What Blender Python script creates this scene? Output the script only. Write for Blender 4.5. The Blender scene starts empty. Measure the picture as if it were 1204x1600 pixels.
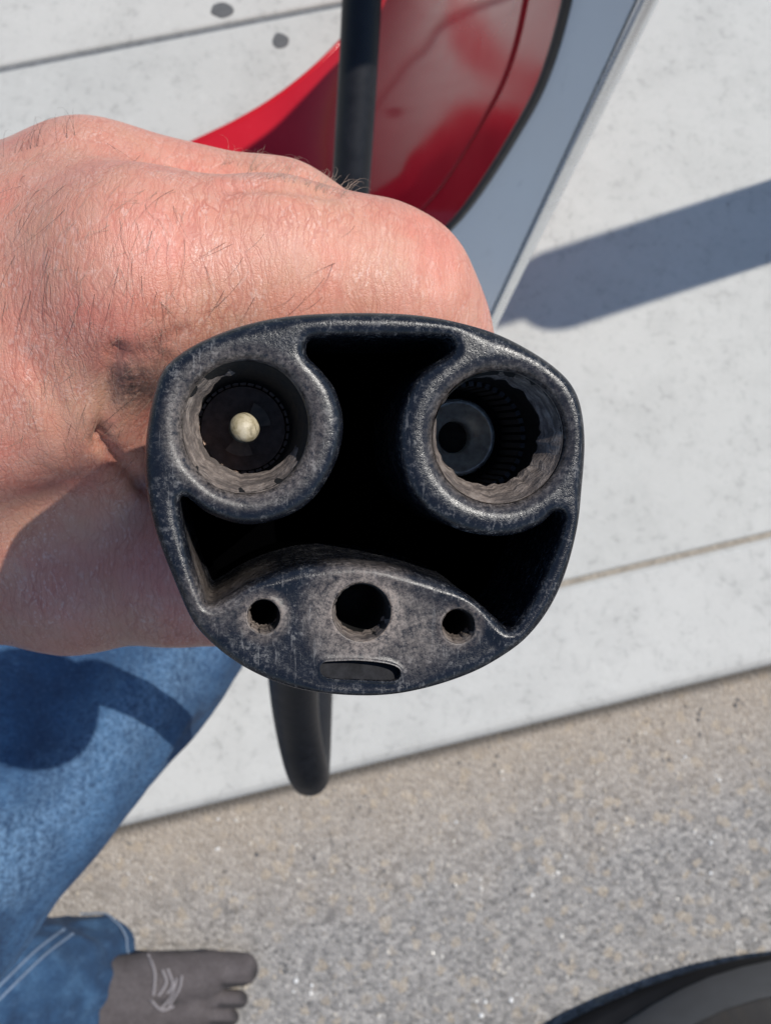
import bpy, bmesh, math, random
import numpy as np
import openvdb as vdb
from mathutils import Vector, Matrix, noise as mnoise
from mathutils.bvhtree import BVHTree
from mathutils.geometry import delaunay_2d_cdt

random.seed(7)
RNG = np.random.default_rng(7)
scene = bpy.context.scene
COL = scene.collection

# ------------------------------------------------------------------ camera
F = 1900.0                      # focal length in photo pixels (1204 x 1600)
PX0, PY0 = 602.0, 800.0
NADIR = (493.0, 1077.0)         # where "straight down" falls in the photo
HCAM = 1.357                    # metres above the concrete

def _camdir(px, py):
    return np.array([(px - PX0) / F, -(py - PY0) / F, -1.0])

_n = _camdir(*NADIR); _n /= np.linalg.norm(_n)
_rz, _uz = -_n[0], -_n[1]
_r = np.array([math.sqrt(1 - _rz * _rz), 0, _rz])
_ux = -_rz * _uz / _r[0]
_u = np.array([_ux, math.sqrt(1 - _ux * _ux - _uz * _uz), _uz])
_b = np.cross(_r, _u)
R = np.stack([_r, _u, _b], axis=1)
CAM = np.array([0.0, 0.0, HCAM])

def at(px, py, d):              # a point seen at (px,py), d metres along the optical axis
    return CAM + R @ (_camdir(px, py) * d)

def ground(px, py, z=0.0):
    v = R @ _camdir(px, py)
    return CAM + v * ((z - HCAM) / v[2])

def c2w(P):                     # camera-space points -> world
    return CAM + np.asarray(P) @ R.T

cam = bpy.data.cameras.new('camera')
cam_o = bpy.data.objects.new('camera', cam)
COL.objects.link(cam_o)
M = Matrix([[*R[0], CAM[0]], [*R[1], CAM[1]], [*R[2], CAM[2]], [0, 0, 0, 1]])
cam_o.matrix_world = M
cam.sensor_fit = 'VERTICAL'
cam.sensor_height = 36.0
cam.lens = 36.0 * F / 1600.0
cam.clip_start = 0.005
cam.clip_end = 500
cam.dof.use_dof = True
cam.dof.focus_distance = 0.129
cam.dof.aperture_fstop = cam.lens / 0.52
scene.camera = cam_o

# ------------------------------------------------------------------ light
ANTISOLAR = (-500.0, 1425.0)     # where shadow rays converge in the photo
_s = R @ _camdir(*ANTISOLAR); SUN = -_s / np.linalg.norm(_s)   # towards the sun
ELEV = math.asin(SUN[2]); AZ = math.atan2(SUN[0], SUN[1])
COT = 1 / math.tan(ELEV)
SUNH = np.array([SUN[0], SUN[1], 0]); SUNH /= np.linalg.norm(SUNH)

world = bpy.data.worlds.new('World'); scene.world = world; world.use_nodes = True
wn = world.node_tree
bg = wn.nodes['Background']
sky = wn.nodes.new('ShaderNodeTexSky'); sky.sky_type = 'NISHITA'; sky.sun_disc = False
sky.sun_elevation = ELEV; sky.sun_rotation = AZ
sky.air_density = 1.2; sky.dust_density = 0.3; sky.ozone_density = 5.0
wn.links.new(sky.outputs[0], bg.inputs[0]); bg.inputs[1].default_value = 0.102

sun = bpy.data.lights.new('sun', 'SUN'); sun.energy = 3.6; sun.angle = math.radians(0.5)
sun.color = (1.0, 0.962, 0.895)
sun_o = bpy.data.objects.new('sun', sun); COL.objects.link(sun_o)
sun_o.rotation_euler = Vector(SUN).to_track_quat('Z', 'Y').to_euler()
sun_o.location = (0, 0, 6)

vs = scene.view_settings
vs.view_transform = 'Standard'; vs.look = 'None'; vs.gamma = 1.0; vs.use_curve_mapping = False
vs.exposure = 0.31
cy = scene.cycles
cy.use_denoising = True
cy.max_bounces = 8
cy.caustics_reflective = False; cy.caustics_refractive = False

# ------------------------------------------------------------------ node helpers
class NT:
    def __init__(self, name, rough=0.5, col=(.5, .5, .5), **kw):
        self.m = bpy.data.materials.new(name); self.m.use_nodes = True
        self.t = self.m.node_tree; self.n = self.t.nodes
        self.b = self.n['Principled BSDF']
        self.b.inputs['Base Color'].default_value = (*col, 1)
        self.b.inputs['Roughness'].default_value = rough
        for k, v in kw.items():
            self.b.inputs[k].default_value = v
        self.tc = self.n.new('ShaderNodeTexCoord').outputs['Object']
    def lk(self, a, b): self.t.links.new(a, b)
    def mapping(self, scale=(1, 1, 1), rot=(0, 0, 0), src=None):
        m = self.n.new('ShaderNodeMapping'); m.inputs['Scale'].default_value = scale; m.inputs['Rotation'].default_value = rot
        self.lk(src or self.tc, m.inputs['Vector']); return m.outputs[0]
    def noise(self, scale, detail=4, rough=.55, vec=None, dist=0.0, color=False):
        x = self.n.new('ShaderNodeTexNoise'); x.inputs['Scale'].default_value = scale
        x.inputs['Detail'].default_value = detail; x.inputs['Roughness'].default_value = rough; x.inputs['Distortion'].default_value = dist
        self.lk(vec or self.tc, x.inputs['Vector']); return x.outputs['Color' if color else 'Fac']
    def voro(self, scale, feature='F1', vec=None, out='Distance', rand=1.0):
        x = self.n.new('ShaderNodeTexVoronoi'); x.feature = feature; x.inputs['Scale'].default_value = scale
        x.inputs['Randomness'].default_value = rand
        self.lk(vec or self.tc, x.inputs['Vector']); return x.outputs[out]
    def ramp(self, fac, stops, interp='LINEAR'):
        x = self.n.new('ShaderNodeValToRGB'); x.color_ramp.interpolation = interp
        e = x.color_ramp.elements
        while len(e) < len(stops): e.new(0.5)
        for el, (p, c) in zip(e, stops):
            el.position = p; el.color = (*c, 1) if isinstance(c, tuple) else (c, c, c, 1)
        self.lk(fac, x.inputs[0]); return x.outputs[0]
    def mix(self, fac, a, b, mode='MIX'):
        x = self.n.new('ShaderNodeMix'); x.data_type = 'RGBA'; x.blend_type = mode
        for sock, v in ((x.inputs[0], fac), (x.inputs[6], a), (x.inputs[7], b)):
            if isinstance(v, (int, float)): sock.default_value = v if sock == x.inputs[0] else (v, v, v, 1)
            elif isinstance(v, tuple): sock.default_value = (*v, 1)
            else: self.lk(v, sock)
        return x.outputs[2]
    def math(self, op, a, b=0.0, c=None, clamp=False):
        x = self.n.new('ShaderNodeMath'); x.operation = op; x.use_clamp = clamp
        for i, v in enumerate((a, b, c)):
            if v is None: continue
            if isinstance(v, (int, float)): x.inputs[i].default_value = v
            else: self.lk(v, x.inputs[i])
        return x.outputs[0]
    def attr(self, name):
        x = self.n.new('ShaderNodeAttribute'); x.attribute_name = name; return x.outputs['Fac']
    def sep(self, vec=None):
        x = self.n.new('ShaderNodeSeparateXYZ'); self.lk(vec or self.tc, x.inputs[0]); return x.outputs
    def bump(self, h, strength=.3, dist=.001, prev=None):
        x = self.n.new('ShaderNodeBump'); x.inputs['Strength'].default_value = strength; x.inputs['Distance'].default_value = dist
        self.lk(h, x.inputs['Height'])
        if prev: self.lk(prev, x.inputs['Normal'])
        return x.outputs[0]
    def set(self, **kw):
        for k, v in kw.items():
            self.lk(v, self.b.inputs[k.replace('_', ' ')])
        return self.m

# ---- materials
def mat_concrete(name, seed, tint=(.440, .431, .402)):
    a = NT(name, .85)
    v = a.mapping((1, 1, 1), (0, 0, seed))
    f0 = a.noise(2.2, 5, .6, v); f1 = a.noise(16, 6, .65, v); f2 = a.noise(85, 5, .7, v, .4); f3 = a.noise(420, 3, .7, v)
    c = a.ramp(f0, [(.3, tuple(t * .93 for t in tint)), (.7, tuple(t * 1.05 for t in tint))])
    c = a.mix(a.ramp(f1, [(.36, .20), (.55, 0.0)]), c, tuple(t * .62 for t in tint))
    spots = a.math('MULTIPLY', a.ramp(f2, [(.36, 1.0), (.47, 0.0)]), a.ramp(f1, [(.42, .75), (.62, .10)]))
    c = a.mix(a.math('MULTIPLY', spots, .62), c, tuple(t * .55 for t in tint))
    c = a.mix(a.ramp(f2, [(.58, 0.0), (.74, .35)]), c, tuple(min(1, t * 1.2) for t in tint))
    c = a.mix(a.ramp(f3, [(.30, .5), (.40, 0.0)]), c, tuple(t * .62 for t in tint))
    dk = a.voro(9, 'F1', v)
    c = a.mix(a.ramp(dk, [(.020, .5), (.034, 0.0)]), c, tuple(t * .5 for t in tint))
    gl = a.voro(46, 'F1', v)
    n1 = a.bump(f2, .2, .0015); n2 = a.bump(f3, .3, .0008, n1)
    r = a.ramp(gl, [(.02, .25), (.035, .86)])
    return a.set(Base_Color=c, Normal=n2, Roughness=r)

def mat_asphalt():
    a = NT('asphalt', .82)
    vo = a.voro(255, 'F1'); vc = a.voro(255, 'F1', out='Color'); vb = a.voro(110, 'F1', out='Color')
    sp = a.n.new('ShaderNodeSeparateColor'); a.lk(vc, sp.inputs[0])
    sb = a.n.new('ShaderNodeSeparateColor'); a.lk(vb, sb.inputs[0])
    c = a.ramp(sp.outputs[0], [(0, (.120, .117, .114)), (.2, (.215, .207, .200)), (.55, (.288, .274, .262)), (.86, (.35, .331, .315)), (1, (.45, .425, .40))])
    c = a.mix(a.ramp(sb.outputs[1], [(.84, 0.0), (.93, .5)]), c, (.13, .125, .125))
    c = a.mix(a.ramp(sb.outputs[2], [(.88, 0.0), (.95, .45)]), c, (.46, .37, .26))
    big = a.noise(3.2, 5, .6)
    c = a.mix(a.ramp(big, [(.3, .22), (.7, 0.0)]), c, (.22, .208, .195))
    # sand washed up along the kerb
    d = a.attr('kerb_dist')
    dn = a.math('ADD', d, a.math('MULTIPLY', a.math('SUBTRACT', a.noise(9, 5, .6), .5), .22))
    c = a.mix(a.ramp(dn, [(0.0, .55), (.07, .36), (.20, 0.0)]), c, (.43, .35, .27))
    c = a.mix(a.ramp(d, [(.012, .85), (.022, 0.0)]), c, (.060, .054, .048))  # thin shadow line of the kerb, painted into the road colour
    h = a.math('SUBTRACT', 1.0, vo)
    n1 = a.bump(h, .55, .006); n2 = a.bump(a.noise(700, 3, .7), .4, .0012, n1)
    rg = a.ramp(sp.outputs[1], [(0, .9), (.9, .72), (.965, .25), (1, .2)])
    return a.set(Base_Color=c, Normal=n2, Roughness=rg)

def mat_plain(name, col, rough, noise_amt=.12, nscale=60, bump=.1, bscale=900, bdist=.0002, **kw):
    a = NT(name, rough, col, **kw)
    f = a.noise(nscale, 4, .6)
    c = a.ramp(f, [(.25, tuple(x * (1 - noise_amt) for x in col)), (.75, tuple(min(1, x * (1 + noise_amt)) for x in col))])
    return a.set(Base_Color=c, Normal=a.bump(a.noise(bscale, 3, .6), bump, bdist),
                 Roughness=a.ramp(f, [(.2, max(0.02, rough * .85)), (.8, min(1, rough * 1.15))]))

def mat_housing():
    a = NT('scuffed_black_plastic', .36, **{'Specular IOR Level': .42})
    w = a.attr('wear')
    g0 = a.noise(120, 4, .6); g1 = a.noise(420, 5, .72); g2 = a.noise(1500, 5, .8); g3 = a.noise(4200, 3, .75)
    scr = a.noise(1300, 3, .75, a.mapping((1, .12, 1), (0, 0, .7)))
    scr2 = a.noise(1300, 3, .75, a.mapping((1, .12, 1), (0, 0, -.9)))
    scr3 = a.noise(1500, 3, .75, a.mapping((1, .10, 1), (0, 0, 1.5)))
    base = a.ramp(g1, [(.3, (.004, .0045, .007)), (.7, (.009, .0105, .015))])
    patch = a.math('MULTIPLY', a.ramp(g1, [(.42, .05), (.62, 1.0)]), a.ramp(g0, [(.35, .35), (.6, 1.0)]))
    speck = a.math('MULTIPLY', a.ramp(g2, [(.51, 0.0), (.60, 1.0)]), patch)
    line = a.math('MAXIMUM', a.math('MAXIMUM', a.ramp(scr, [(.63, 0.0), (.68, .9)]), a.ramp(scr2, [(.64, 0.0), (.69, .9)])), a.ramp(scr3, [(.63, 0.0), (.68, .8)]))
    dust = a.math('ADD', speck, a.math('MULTIPLY', line, a.ramp(g0, [(.35, .25), (.6, .9)])), clamp=True)
    gr = a.noise(2900, 4, .85)
    dust = a.math('MULTIPLY', dust, a.ramp(gr, [(.38, .12), (.56, 1.0)]))
    dust = a.math('MULTIPLY', dust, .82)
    c = a.mix(dust, base, (.155, .150, .148))
    wn_ = a.math('MULTIPLY', w, a.ramp(g2, [(.36, .10), (.54, 1.0)]))
    wn_ = a.math('MULTIPLY', wn_, a.ramp(g1, [(.32, .40), (.55, 1.0)]))
    wn_ = a.math('MULTIPLY', wn_, a.ramp(gr, [(.36, .35), (.56, 1.0)]))
    c = a.mix(wn_, c, (.250, .202, .170))
    h = a.math('ADD', g2, a.math('MULTIPLY', g3, .5))
    n = a.bump(h, .30, .00013)
    n = a.bump(g1, .18, .0004, n)
    r = a.math('ADD', a.ramp(g3, [(.35, .17), (.65, .34)]), a.math('MULTIPLY', a.math('MAXIMUM', dust, wn_), .55), clamp=True)
    return a.set(Base_Color=c, Normal=n, Roughness=r)

def mat_worn():
    a = NT('worn_brown_sleeve', .7)
    g = a.noise(900, 5, .7); g2 = a.noise(300, 4, .6, a.mapping((1, 1, 5)))
    c = a.ramp(g, [(.25, (.055, .044, .038)), (.5, (.20, .158, .13)), (.75, (.34, .285, .24))])
    c = a.mix(a.ramp(g2, [(.42, .75), (.55, 0.0)]), c, (.06, .048, .042))
    return a.set(Base_Color=c, Normal=a.bump(a.math('ADD', g, g2), .7, .0004))

def mat_skin():
    a = NT('skin', .45, (.60, .30, .22))
    b = a.b
    b.inputs['Subsurface Weight'].default_value = .15
    b.inputs['Subsurface Radius'].default_value = (.0035, .0013, .0007)
    b.inputs['Subsurface Scale'].default_value = 1.0
    b.inputs['Specular IOR Level'].default_value = .45
    blot = a.noise(60, 4, .6); blot2 = a.noise(260, 4, .6)
    c = a.ramp(blot, [(.3, (.535, .285, .192)), (.5, (.575, .245, .172)), (.7, (.595, .195, .145))])
    c = a.mix(a.ramp(blot2, [(.42, 0.0), (.66, .35)]), c, (.60, .335, .255))
    # fine creases: cells stretched along the skin lines, two sizes and two directions
    wob = a.n.new('ShaderNodeVectorMath'); wob.operation = 'MULTIPLY_ADD'
    a.lk(a.noise(160, 3, .6, color=True), wob.inputs[0]); wob.inputs[1].default_value = (.0036, .0036, .0036); a.lk(a.tc, wob.inputs[2])
    v1 = a.mapping((1, .11, .16), (0, 0, .10), wob.outputs[0])
    v2 = a.mapping((1, .17, .24), (0, 0, -.34), wob.outputs[0])
    v3 = a.mapping((.30, 1, .7), (0, 0, .15), wob.outputs[0])
    e1 = a.ramp(a.voro(900, 'DISTANCE_TO_EDGE', v1), [(0, 0.0), (.10, 1.0)])
    e2 = a.ramp(a.voro(700, 'DISTANCE_TO_EDGE', v2), [(0, 0.0), (.07, 1.0)])
    e3 = a.ramp(a.voro(850, 'DISTANCE_TO_EDGE', v3), [(0, .55), (.07, 1.0)])
    e4 = a.ramp(a.voro(2600, 'DISTANCE_TO_EDGE', a.mapping((1, .7, .8), (0, 0, .5))), [(0, .45), (.12, 1.0)])
    msk = a.ramp(a.noise(75, 4, .6), [(.34, .35), (.62, 1.0)])
    h = a.math('MULTIPLY', a.math('MULTIPLY', e1, e2), a.math('MULTIPLY', e3, e4))
    dl = a.math('MULTIPLY', a.ramp(h, [(0, .56), (.45, 0.0)]), msk)
    c = a.mix(dl, c, (.36, .105, .072))
    c = a.mix(a.math('MULTIPLY', a.attr('flush'), .34), c, (.60, .200, .155))
    # dry pale skin lines and flakes
    pl = a.ramp(a.voro(880, 'DISTANCE_TO_EDGE', a.mapping((1, .09, .13), (0, 0, .16), wob.outputs[0])), [(0, 1.0), (.026, 0.0)])
    pm = a.ramp(a.noise(230, 4, .65), [(.44, 0.0), (.58, 1.0)])
    c = a.mix(a.math('MULTIPLY', a.math('MULTIPLY', pl, pm), .30), c, (.80, .56, .47))
    fl = a.voro(3400, 'F1', a.mapping((1, .45, 1), (0, 0, .4)), out='Color')
    sf = a.n.new('ShaderNodeSeparateColor'); a.lk(fl, sf.inputs[0])
    flake = a.math('MULTIPLY', a.ramp(sf.outputs[0], [(.80, 0.0), (.88, 1.0)]), a.ramp(a.noise(150, 4, .6), [(.42, .1), (.62, 1.0)]))
    c = a.mix(a.math('MULTIPLY', flake, .24), c, (.84, .66, .58))
    d = a.attr('dirt')
    c = a.mix(a.math('MULTIPLY', d, a.ramp(a.noise(900, 4, .7), [(.36, .15), (.58, .95)])), c, (.062, .040, .036))
    n1 = a.bump(blot2, .14, .0007)
    n2 = a.bump(h, .31, .00018, n1)
    n3 = a.bump(a.noise(3000, 4, .7), .70, .00012, n2)
    n3 = a.bump(sf.outputs[1], .12, .00010, n3)
    rg = a.math('SUBTRACT', a.ramp(a.noise(190, 4, .6), [(.35, .30), (.65, .48)]), a.math('MULTIPLY', flake, .10))
    return a.set(Base_Color=c, Normal=n3, Roughness=rg)

def mat_denim():
    a = NT('blue_denim', .9, (.05, .14, .32))
    f = a.noise(22, 5, .6); st = a.noise(60, 4, .65, a.mapping((1, 1, .12)))
    c = a.ramp(f, [(.32, (.009, .032, .078)), (.50, (.019, .062, .136)), (.70, (.050, .122, .228))])
    c = a.mix(a.ramp(st, [(.54, 0.0), (.74, .38)]), c, (.10, .20, .34))
    c = a.mix(a.math('MULTIPLY', a.attr('pale_streak'), a.ramp(a.noise(240, 4, .7), [(.35, .1), (.65, .8)])), c, (.17, .29, .44))
    tw = a.noise(620, 4, .75, a.mapping((1, 1, .22)))
    tw2 = a.noise(700, 4, .75, a.mapping((.22, 1, 1), (0, 0, .5)))
    c = a.mix(a.ramp(tw, [(.36, .75), (.54, 0.0)]), c, (.008, .028, .075))
    c = a.mix(a.ramp(tw2, [(.56, 0.0), (.72, .4)]), c, (.13, .235, .37))
    return a.set(Base_Color=c, Normal=a.bump(tw, .5, .0008, a.bump(a.noise(70, 4, .6), .35, .004)))

def mat_red():
    a = NT('red_gloss', .16, (.42, .012, .022))
    a.b.inputs['IOR'].default_value = 1.22
    f = a.noise(14, 3, .5)
    c = a.ramp(f, [(.3, (.40, .010, .020)), (.7, (.46, .014, .025))])
    d = a.ramp(a.noise(160, 5, .7), [(.60, 0.0), (.8, .06)])
    return a.set(Base_Color=a.mix(d, c, (.5, .35, .32)), Roughness=a.ramp(f, [(.3, .07), (.7, .11)]))

def mat_panel():
    a = NT('white_shell_paint', .35, (.78, .79, .80))
    f = a.noise(18, 5, .6, a.mapping((1, 1, .35)))
    sc = a.noise(38, 5, .75, a.mapping((2.5, 1, .5), (.5, .2, .9)))
    c = a.ramp(f, [(.3, (.83, .845, .86)), (.7, (.89, .90, .91))])
    c = a.mix(a.ramp(sc, [(.60, 0.0), (.70, .30)]), c, (.42, .43, .46))
    return a.set(Base_Color=c, Roughness=a.ramp(f, [(.3, .3), (.7, .45)]), Normal=a.bump(a.noise(500, 2), .05, .0003))

MC1 = mat_concrete('pad_concrete', .3)
MC2 = mat_concrete('kerb_concrete', 1.4, (.462, .452, .424))
MC3 = mat_concrete('far_concrete', 2.2, (.455, .441, .408))
MJ = mat_plain('joint_dirt', (.27, .235, .19), .95, .35, 200, .5, 500, .001)
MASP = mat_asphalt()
MHOUS = mat_housing()
MWORN = mat_worn()
MBORE = mat_plain('bore_black', (.0045, .0042, .004), .75, .3, 900, .3, 2000, .0002)
MFLOOR = mat_plain('brightened_bore_floor', (.36, .255, .20), .85, .35, 900, .4, 2500, .0002, **{'Specular IOR Level': .1})  # colour raised to stand in for light that barely reaches the bore
MRIB = mat_plain('rib_plastic', (.085, .078, .074), .7, .5, 700, .4, 2500, .0002)
_p = NT('dirty_cream_plastic', .5)
_c = _p.ramp(_p.noise(420, 4, .65), [(.35, (.20, .165, .085)), (.52, (.46, .40, .28)), (.7, (.60, .55, .44))])
_k = _p.math('MULTIPLY', _p.ramp(_p.voro(520, 'DISTANCE_TO_EDGE', _p.mapping((1, .4, 1), (0, 0, .9))), [(0, 1.0), (.05, 0.0)]), _p.ramp(_p.noise(330, 2), [(.45, 0.0), (.6, .9)]))
MPIN = _p.set(Base_Color=_p.mix(_k, _c, (.05, .04, .025)), Normal=_p.bump(_p.noise(1500, 3), .3, .0002))
MMET = mat_plain('worn_contact_metal', (.82, .70, .60), .36, .45, 700, .3, 1500, .0002, Metallic=.25)
MCAB = mat_plain('cable_rubber', (.010, .010, .012), .5, .3, 160, .25, 1200, .0003, **{'Specular IOR Level': .28})
MSKIN = mat_skin()
MDEN = mat_denim()
MRED = mat_red()
MPAN = mat_panel()
MSEAL = mat_plain('seal_black', (.012, .012, .014), .5)
MTRIM = mat_plain('pale_trim', (.86, .86, .85), .28, .08, 40, .05, 400, .0002, Metallic=.85)
MGREY = mat_plain('grey_bumper_plastic', (.075, .074, .074), .6, .18, 60, .25, 700, .0006)
MBLK = mat_plain('black_bumper_plastic', (.006, .006, .007), .6, .15, 60, **{'Specular IOR Level': .2})
MCAR = mat_plain('dark_car_paint', (.012, .013, .016), .2, .1, 30, .02, 400, .0001)
_p = NT('grey_shoe_fabric', .92)
_c = _p.ramp(_p.noise(55, 5, .65), [(.3, (.068, .057, .057)), (.7, (.112, .097, .098))])
_c = _p.mix(_p.ramp(_p.noise(420, 3, .7), [(.4, .45), (.55, 0.0)]), _c, (.04, .034, .035))
MSHOE = _p.set(Base_Color=_p.mix(_p.attr('rub_and_shade'), _c, (.018, .017, .018)), Normal=_p.bump(_p.noise(700, 3, .7), .6, .0009))
MSOLE = mat_plain('dark_sole_rubber', (.045, .043, .045), .8, .2, 60)
MLACE = mat_plain('pale_lace', (.24, .22, .225), .85, .15, 200, .4, 1500, .0004)
MTHR = mat_plain('seam_thread', (.17, .225, .31), .85, .2, 300)
MGUM = mat_plain('gum_grey', (.095, .095, .095), .9, .2, 120, .15, 400, .0004)
MHAIRD = mat_plain('dark_hair', (.050, .030, .024), .4, .2, 300)
MHAIRL = mat_plain('fair_hair', (.42, .30, .22), .35, .2, 300)
MPOST = mat_plain('bollard_paint', (.60, .60, .58), .5, .1, 30)
MGLASS = mat_plain('dark_glass', (.02, .022, .025), .08, .05, 20, .0)

# ------------------------------------------------------------------ object helpers
def finish(name, mesh, mat, parent=None, smooth=True):
    if smooth:
        mesh.polygons.foreach_set('use_smooth', [True] * len(mesh.polygons))
    if mat: mesh.materials.append(mat)
    o = bpy.data.objects.new(name, mesh); COL.objects.link(o)
    if parent is not None: o.parent = parent
    return o

def mobj(name, V, Fc, mat, parent=None, smooth=True, local=False):
    """mesh from points; world coordinates unless local=True (then already in the root's space)"""
    V = np.asarray(V, float)
    if parent is not None and not local:
        root = parent
        off = np.zeros(3)
        while root is not None:
            off += np.array(root.location); root = root.parent
        V = V - off
    me = bpy.data.meshes.new(name)
    me.from_pydata(V.tolist(), [], Fc if isinstance(Fc, list) else Fc.tolist())
    me.validate(); me.update()
    return finish(name, me, mat, parent, smooth)

def tag(o, label=None, cat=None, group=None, kind=None):
    if label: o['label'] = label
    if cat: o['category'] = cat
    if group: o['group'] = group
    if kind: o['kind'] = kind
    return o

def empty(name, loc, label, cat, group=None):
    o = bpy.data.objects.new(name, None); COL.objects.link(o)
    o.location = tuple(loc); o.empty_display_size = .05
    return tag(o, label, cat, group)

def grid_faces(nu, nv, cu=False, cv=False):
    fs = []
    for i in range(nu if cu else nu - 1):
        for j in range(nv if cv else nv - 1):
            i2, j2 = (i + 1) % nu, (j + 1) % nv
            fs.append((i * nv + j, i2 * nv + j, i2 * nv + j2, i * nv + j2))
    return fs

def cr(P, n, closed=False):
    """Catmull-Rom through points, resampled evenly to n points"""
    P = np.asarray(P, float); m = len(P); out = []
    segs = m if closed else m - 1
    for i in range(segs):
        g = lambda k: P[k % m] if closed else P[min(max(k, 0), m - 1)]
        p0, p1, p2, p3 = g(i - 1), g(i), g(i + 1), g(i + 2)
        for t in np.linspace(0, 1, 24, endpoint=False):
            out.append(.5 * ((2 * p1) + (-p0 + p2) * t + (2 * p0 - 5 * p1 + 4 * p2 - p3) * t * t + (-p0 + 3 * p1 - 3 * p2 + p3) * t ** 3))
    out.append(P[0] if closed else P[-1]); out = np.array(out)
    L = np.r_[0, np.cumsum(np.linalg.norm(np.diff(out, axis=0), axis=1))]
    s = np.linspace(0, L[-1], n, endpoint=not closed)
    return np.stack([np.interp(s, L, out[:, k]) for k in range(P.shape[1])], axis=1)

def tube(path, rad, nseg=20, cap=True, closed=False):
    path = np.asarray(path, float); n = len(path)
    rad = np.broadcast_to(rad, (n,))
    T = np.gradient(path, axis=0) if not closed else np.roll(path, -1, 0) - np.roll(path, 1, 0)
    T /= np.linalg.norm(T, axis=1)[:, None]
    ref = np.array([0.31, .22, .92]); nrm = np.cross(T[0], ref); nrm /= np.linalg.norm(nrm)
    V = []
    for i in range(n):
        nrm = nrm - T[i] * np.dot(nrm, T[i]); nrm /= np.linalg.norm(nrm)
        b = np.cross(T[i], nrm)
        a = np.linspace(0, 2 * math.pi, nseg, endpoint=False)
        V.append(path[i] + rad[i] * (np.cos(a)[:, None] * nrm + np.sin(a)[:, None] * b))
    V = np.concatenate(V)
    fs = grid_faces(n, nseg, closed, True)
    if cap and not closed:
        fs.append(tuple(range(nseg))[::-1]); fs.append(tuple(range((n - 1) * nseg, n * nseg)))
    return V, fs

def merge(parts):
    V, Fc, k = [], [], 0
    for v, f in parts:
        V.append(np.asarray(v)); Fc += [tuple(i + k for i in q) for q in f]; k += len(v)
    return np.concatenate(V), Fc

def slab(name, poly, top, bot, mat, bevel=.006, kind='structure'):
    bm = bmesh.new()
    vs_ = [bm.verts.new((p[0], p[1], top)) for p in poly]
    f = bm.faces.new(vs_)
    if f.normal.z < 0: f.normal_flip()
    bm.normal_update()
    if f.normal.z < 0: bmesh.ops.reverse_faces(bm, faces=[f])
    r = bmesh.ops.extrude_face_region(bm, geom=[f])
    bmesh.ops.translate(bm, vec=(0, 0, bot - top), verts=[v for v in r['geom'] if isinstance(v, bmesh.types.BMVert)])
    bmesh.ops.recalc_face_normals(bm, faces=bm.faces)
    ed = [e for e in bm.edges if all(abs(v.co.z - top) < 1e-6 for v in e.verts)]
    bmesh.ops.bevel(bm, geom=ed, offset=bevel, segments=4, affect='EDGES', profile=.5)
    me = bpy.data.meshes.new(name); bm.to_mesh(me); bm.free()
    o = finish(name, me, mat, None, False)
    o['kind'] = kind
    return o

# ------------------------------------------------------------------ SDF helpers (camera space, metres)
class SDF:
    def __init__(self, lo, hi, vox):
        self.lo = np.array(lo, float); self.vox = vox
        n = np.ceil((np.array(hi) - self.lo) / vox).astype(int) + 1
        ax = [self.lo[k] + vox * np.arange(n[k], dtype=np.float32) for k in range(3)]
        self.X = np.stack(np.meshgrid(*ax, indexing='ij'), -1).astype(np.float32)
    def chain(self, pts, k=.003):
        """pts: (x,y,z,r) list -> smooth union of tapered capsules"""
        d = None
        for a, b in zip(pts[:-1], pts[1:]):
            A = np.array(a[:3], np.float32); B = np.array(b[:3], np.float32); AB = B - A
            t = np.clip(((self.X - A) @ AB) / max(1e-12, float(AB @ AB)), 0, 1)
            q = self.X - A - t[..., None] * AB
            e = np.sqrt((q * q).sum(-1)) - (a[3] + (b[3] - a[3]) * t)
            d = e if d is None else smin(d, e, k)
        return d
    def mesh(self, d):
        g = vdb.FloatGrid(); g.background = float(self.vox * 6)
        g.copyFromArray(np.ascontiguousarray(d, dtype=np.float32))
        p, t, q = g.convertToPolygons(isovalue=0.0, adaptivity=0.0)
        V = self.lo + p * self.vox
        return V, np.asarray(q)[:, ::-1]

def smin(a, b, k):
    h = np.clip(k - np.abs(a - b), 0, None) / k
    return np.minimum(a, b) - h * h * k * .25

def cp(px, py, d, r):           # camera-space point from photo pixel, depth and radius in mm
    v = _camdir(px, py) * d / 1000
    return (v[0], v[1], v[2], r / 1000)

# ================================================================== SETTING
def gl(p0, p1):
    a, b = ground(*p0), ground(*p1); d = (b - a); d[2] = 0; d /= np.linalg.norm(d); return a, d
K0, KD = gl((160, 1300), (1204, 1040))
KN = np.array([-KD[1], KD[0], 0])            # into the pad (image up)
def kpt(px, py): return float(np.dot(ground(px, py) - K0, KN))
kj = kpt(1040, 871)                           # the joint behind the kerb strip
kt = kpt(270, 56)                             # the joint at the far side of the pad
def strip(a, b, L=9.0):
    return [K0 + KD * -L + KN * a, K0 + KD * L + KN * a, K0 + KD * L + KN * b, K0 + KD * -L + KN * b]
slab('kerb', strip(0, kj - .0012), 0, -.30, MC2, .014)
slab('concrete_pad', strip(kj + .0012, kt - .003), 0, -.30, MC1, .004)
slab('concrete_path', strip(kt + .003, kt + 6.0), 0, -.30, MC3, .005)
o = mobj('joint_filler', np.array([p + np.array([0, 0, -.0035]) for p in strip(kj - .005, kj + .005)] ), [(0, 1, 2, 3)], MJ, None, False); o['kind'] = 'structure'
o = mobj('sealant_joint', np.array([p + np.array([0, 0, -.0045]) for p in strip(kt - .008, kt + .008)]), [(0, 1, 2, 3)],
         mat_plain('grey_sealant', (.14, .145, .15), .8, .3, 150), None, False); o['kind'] = 'structure'
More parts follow.
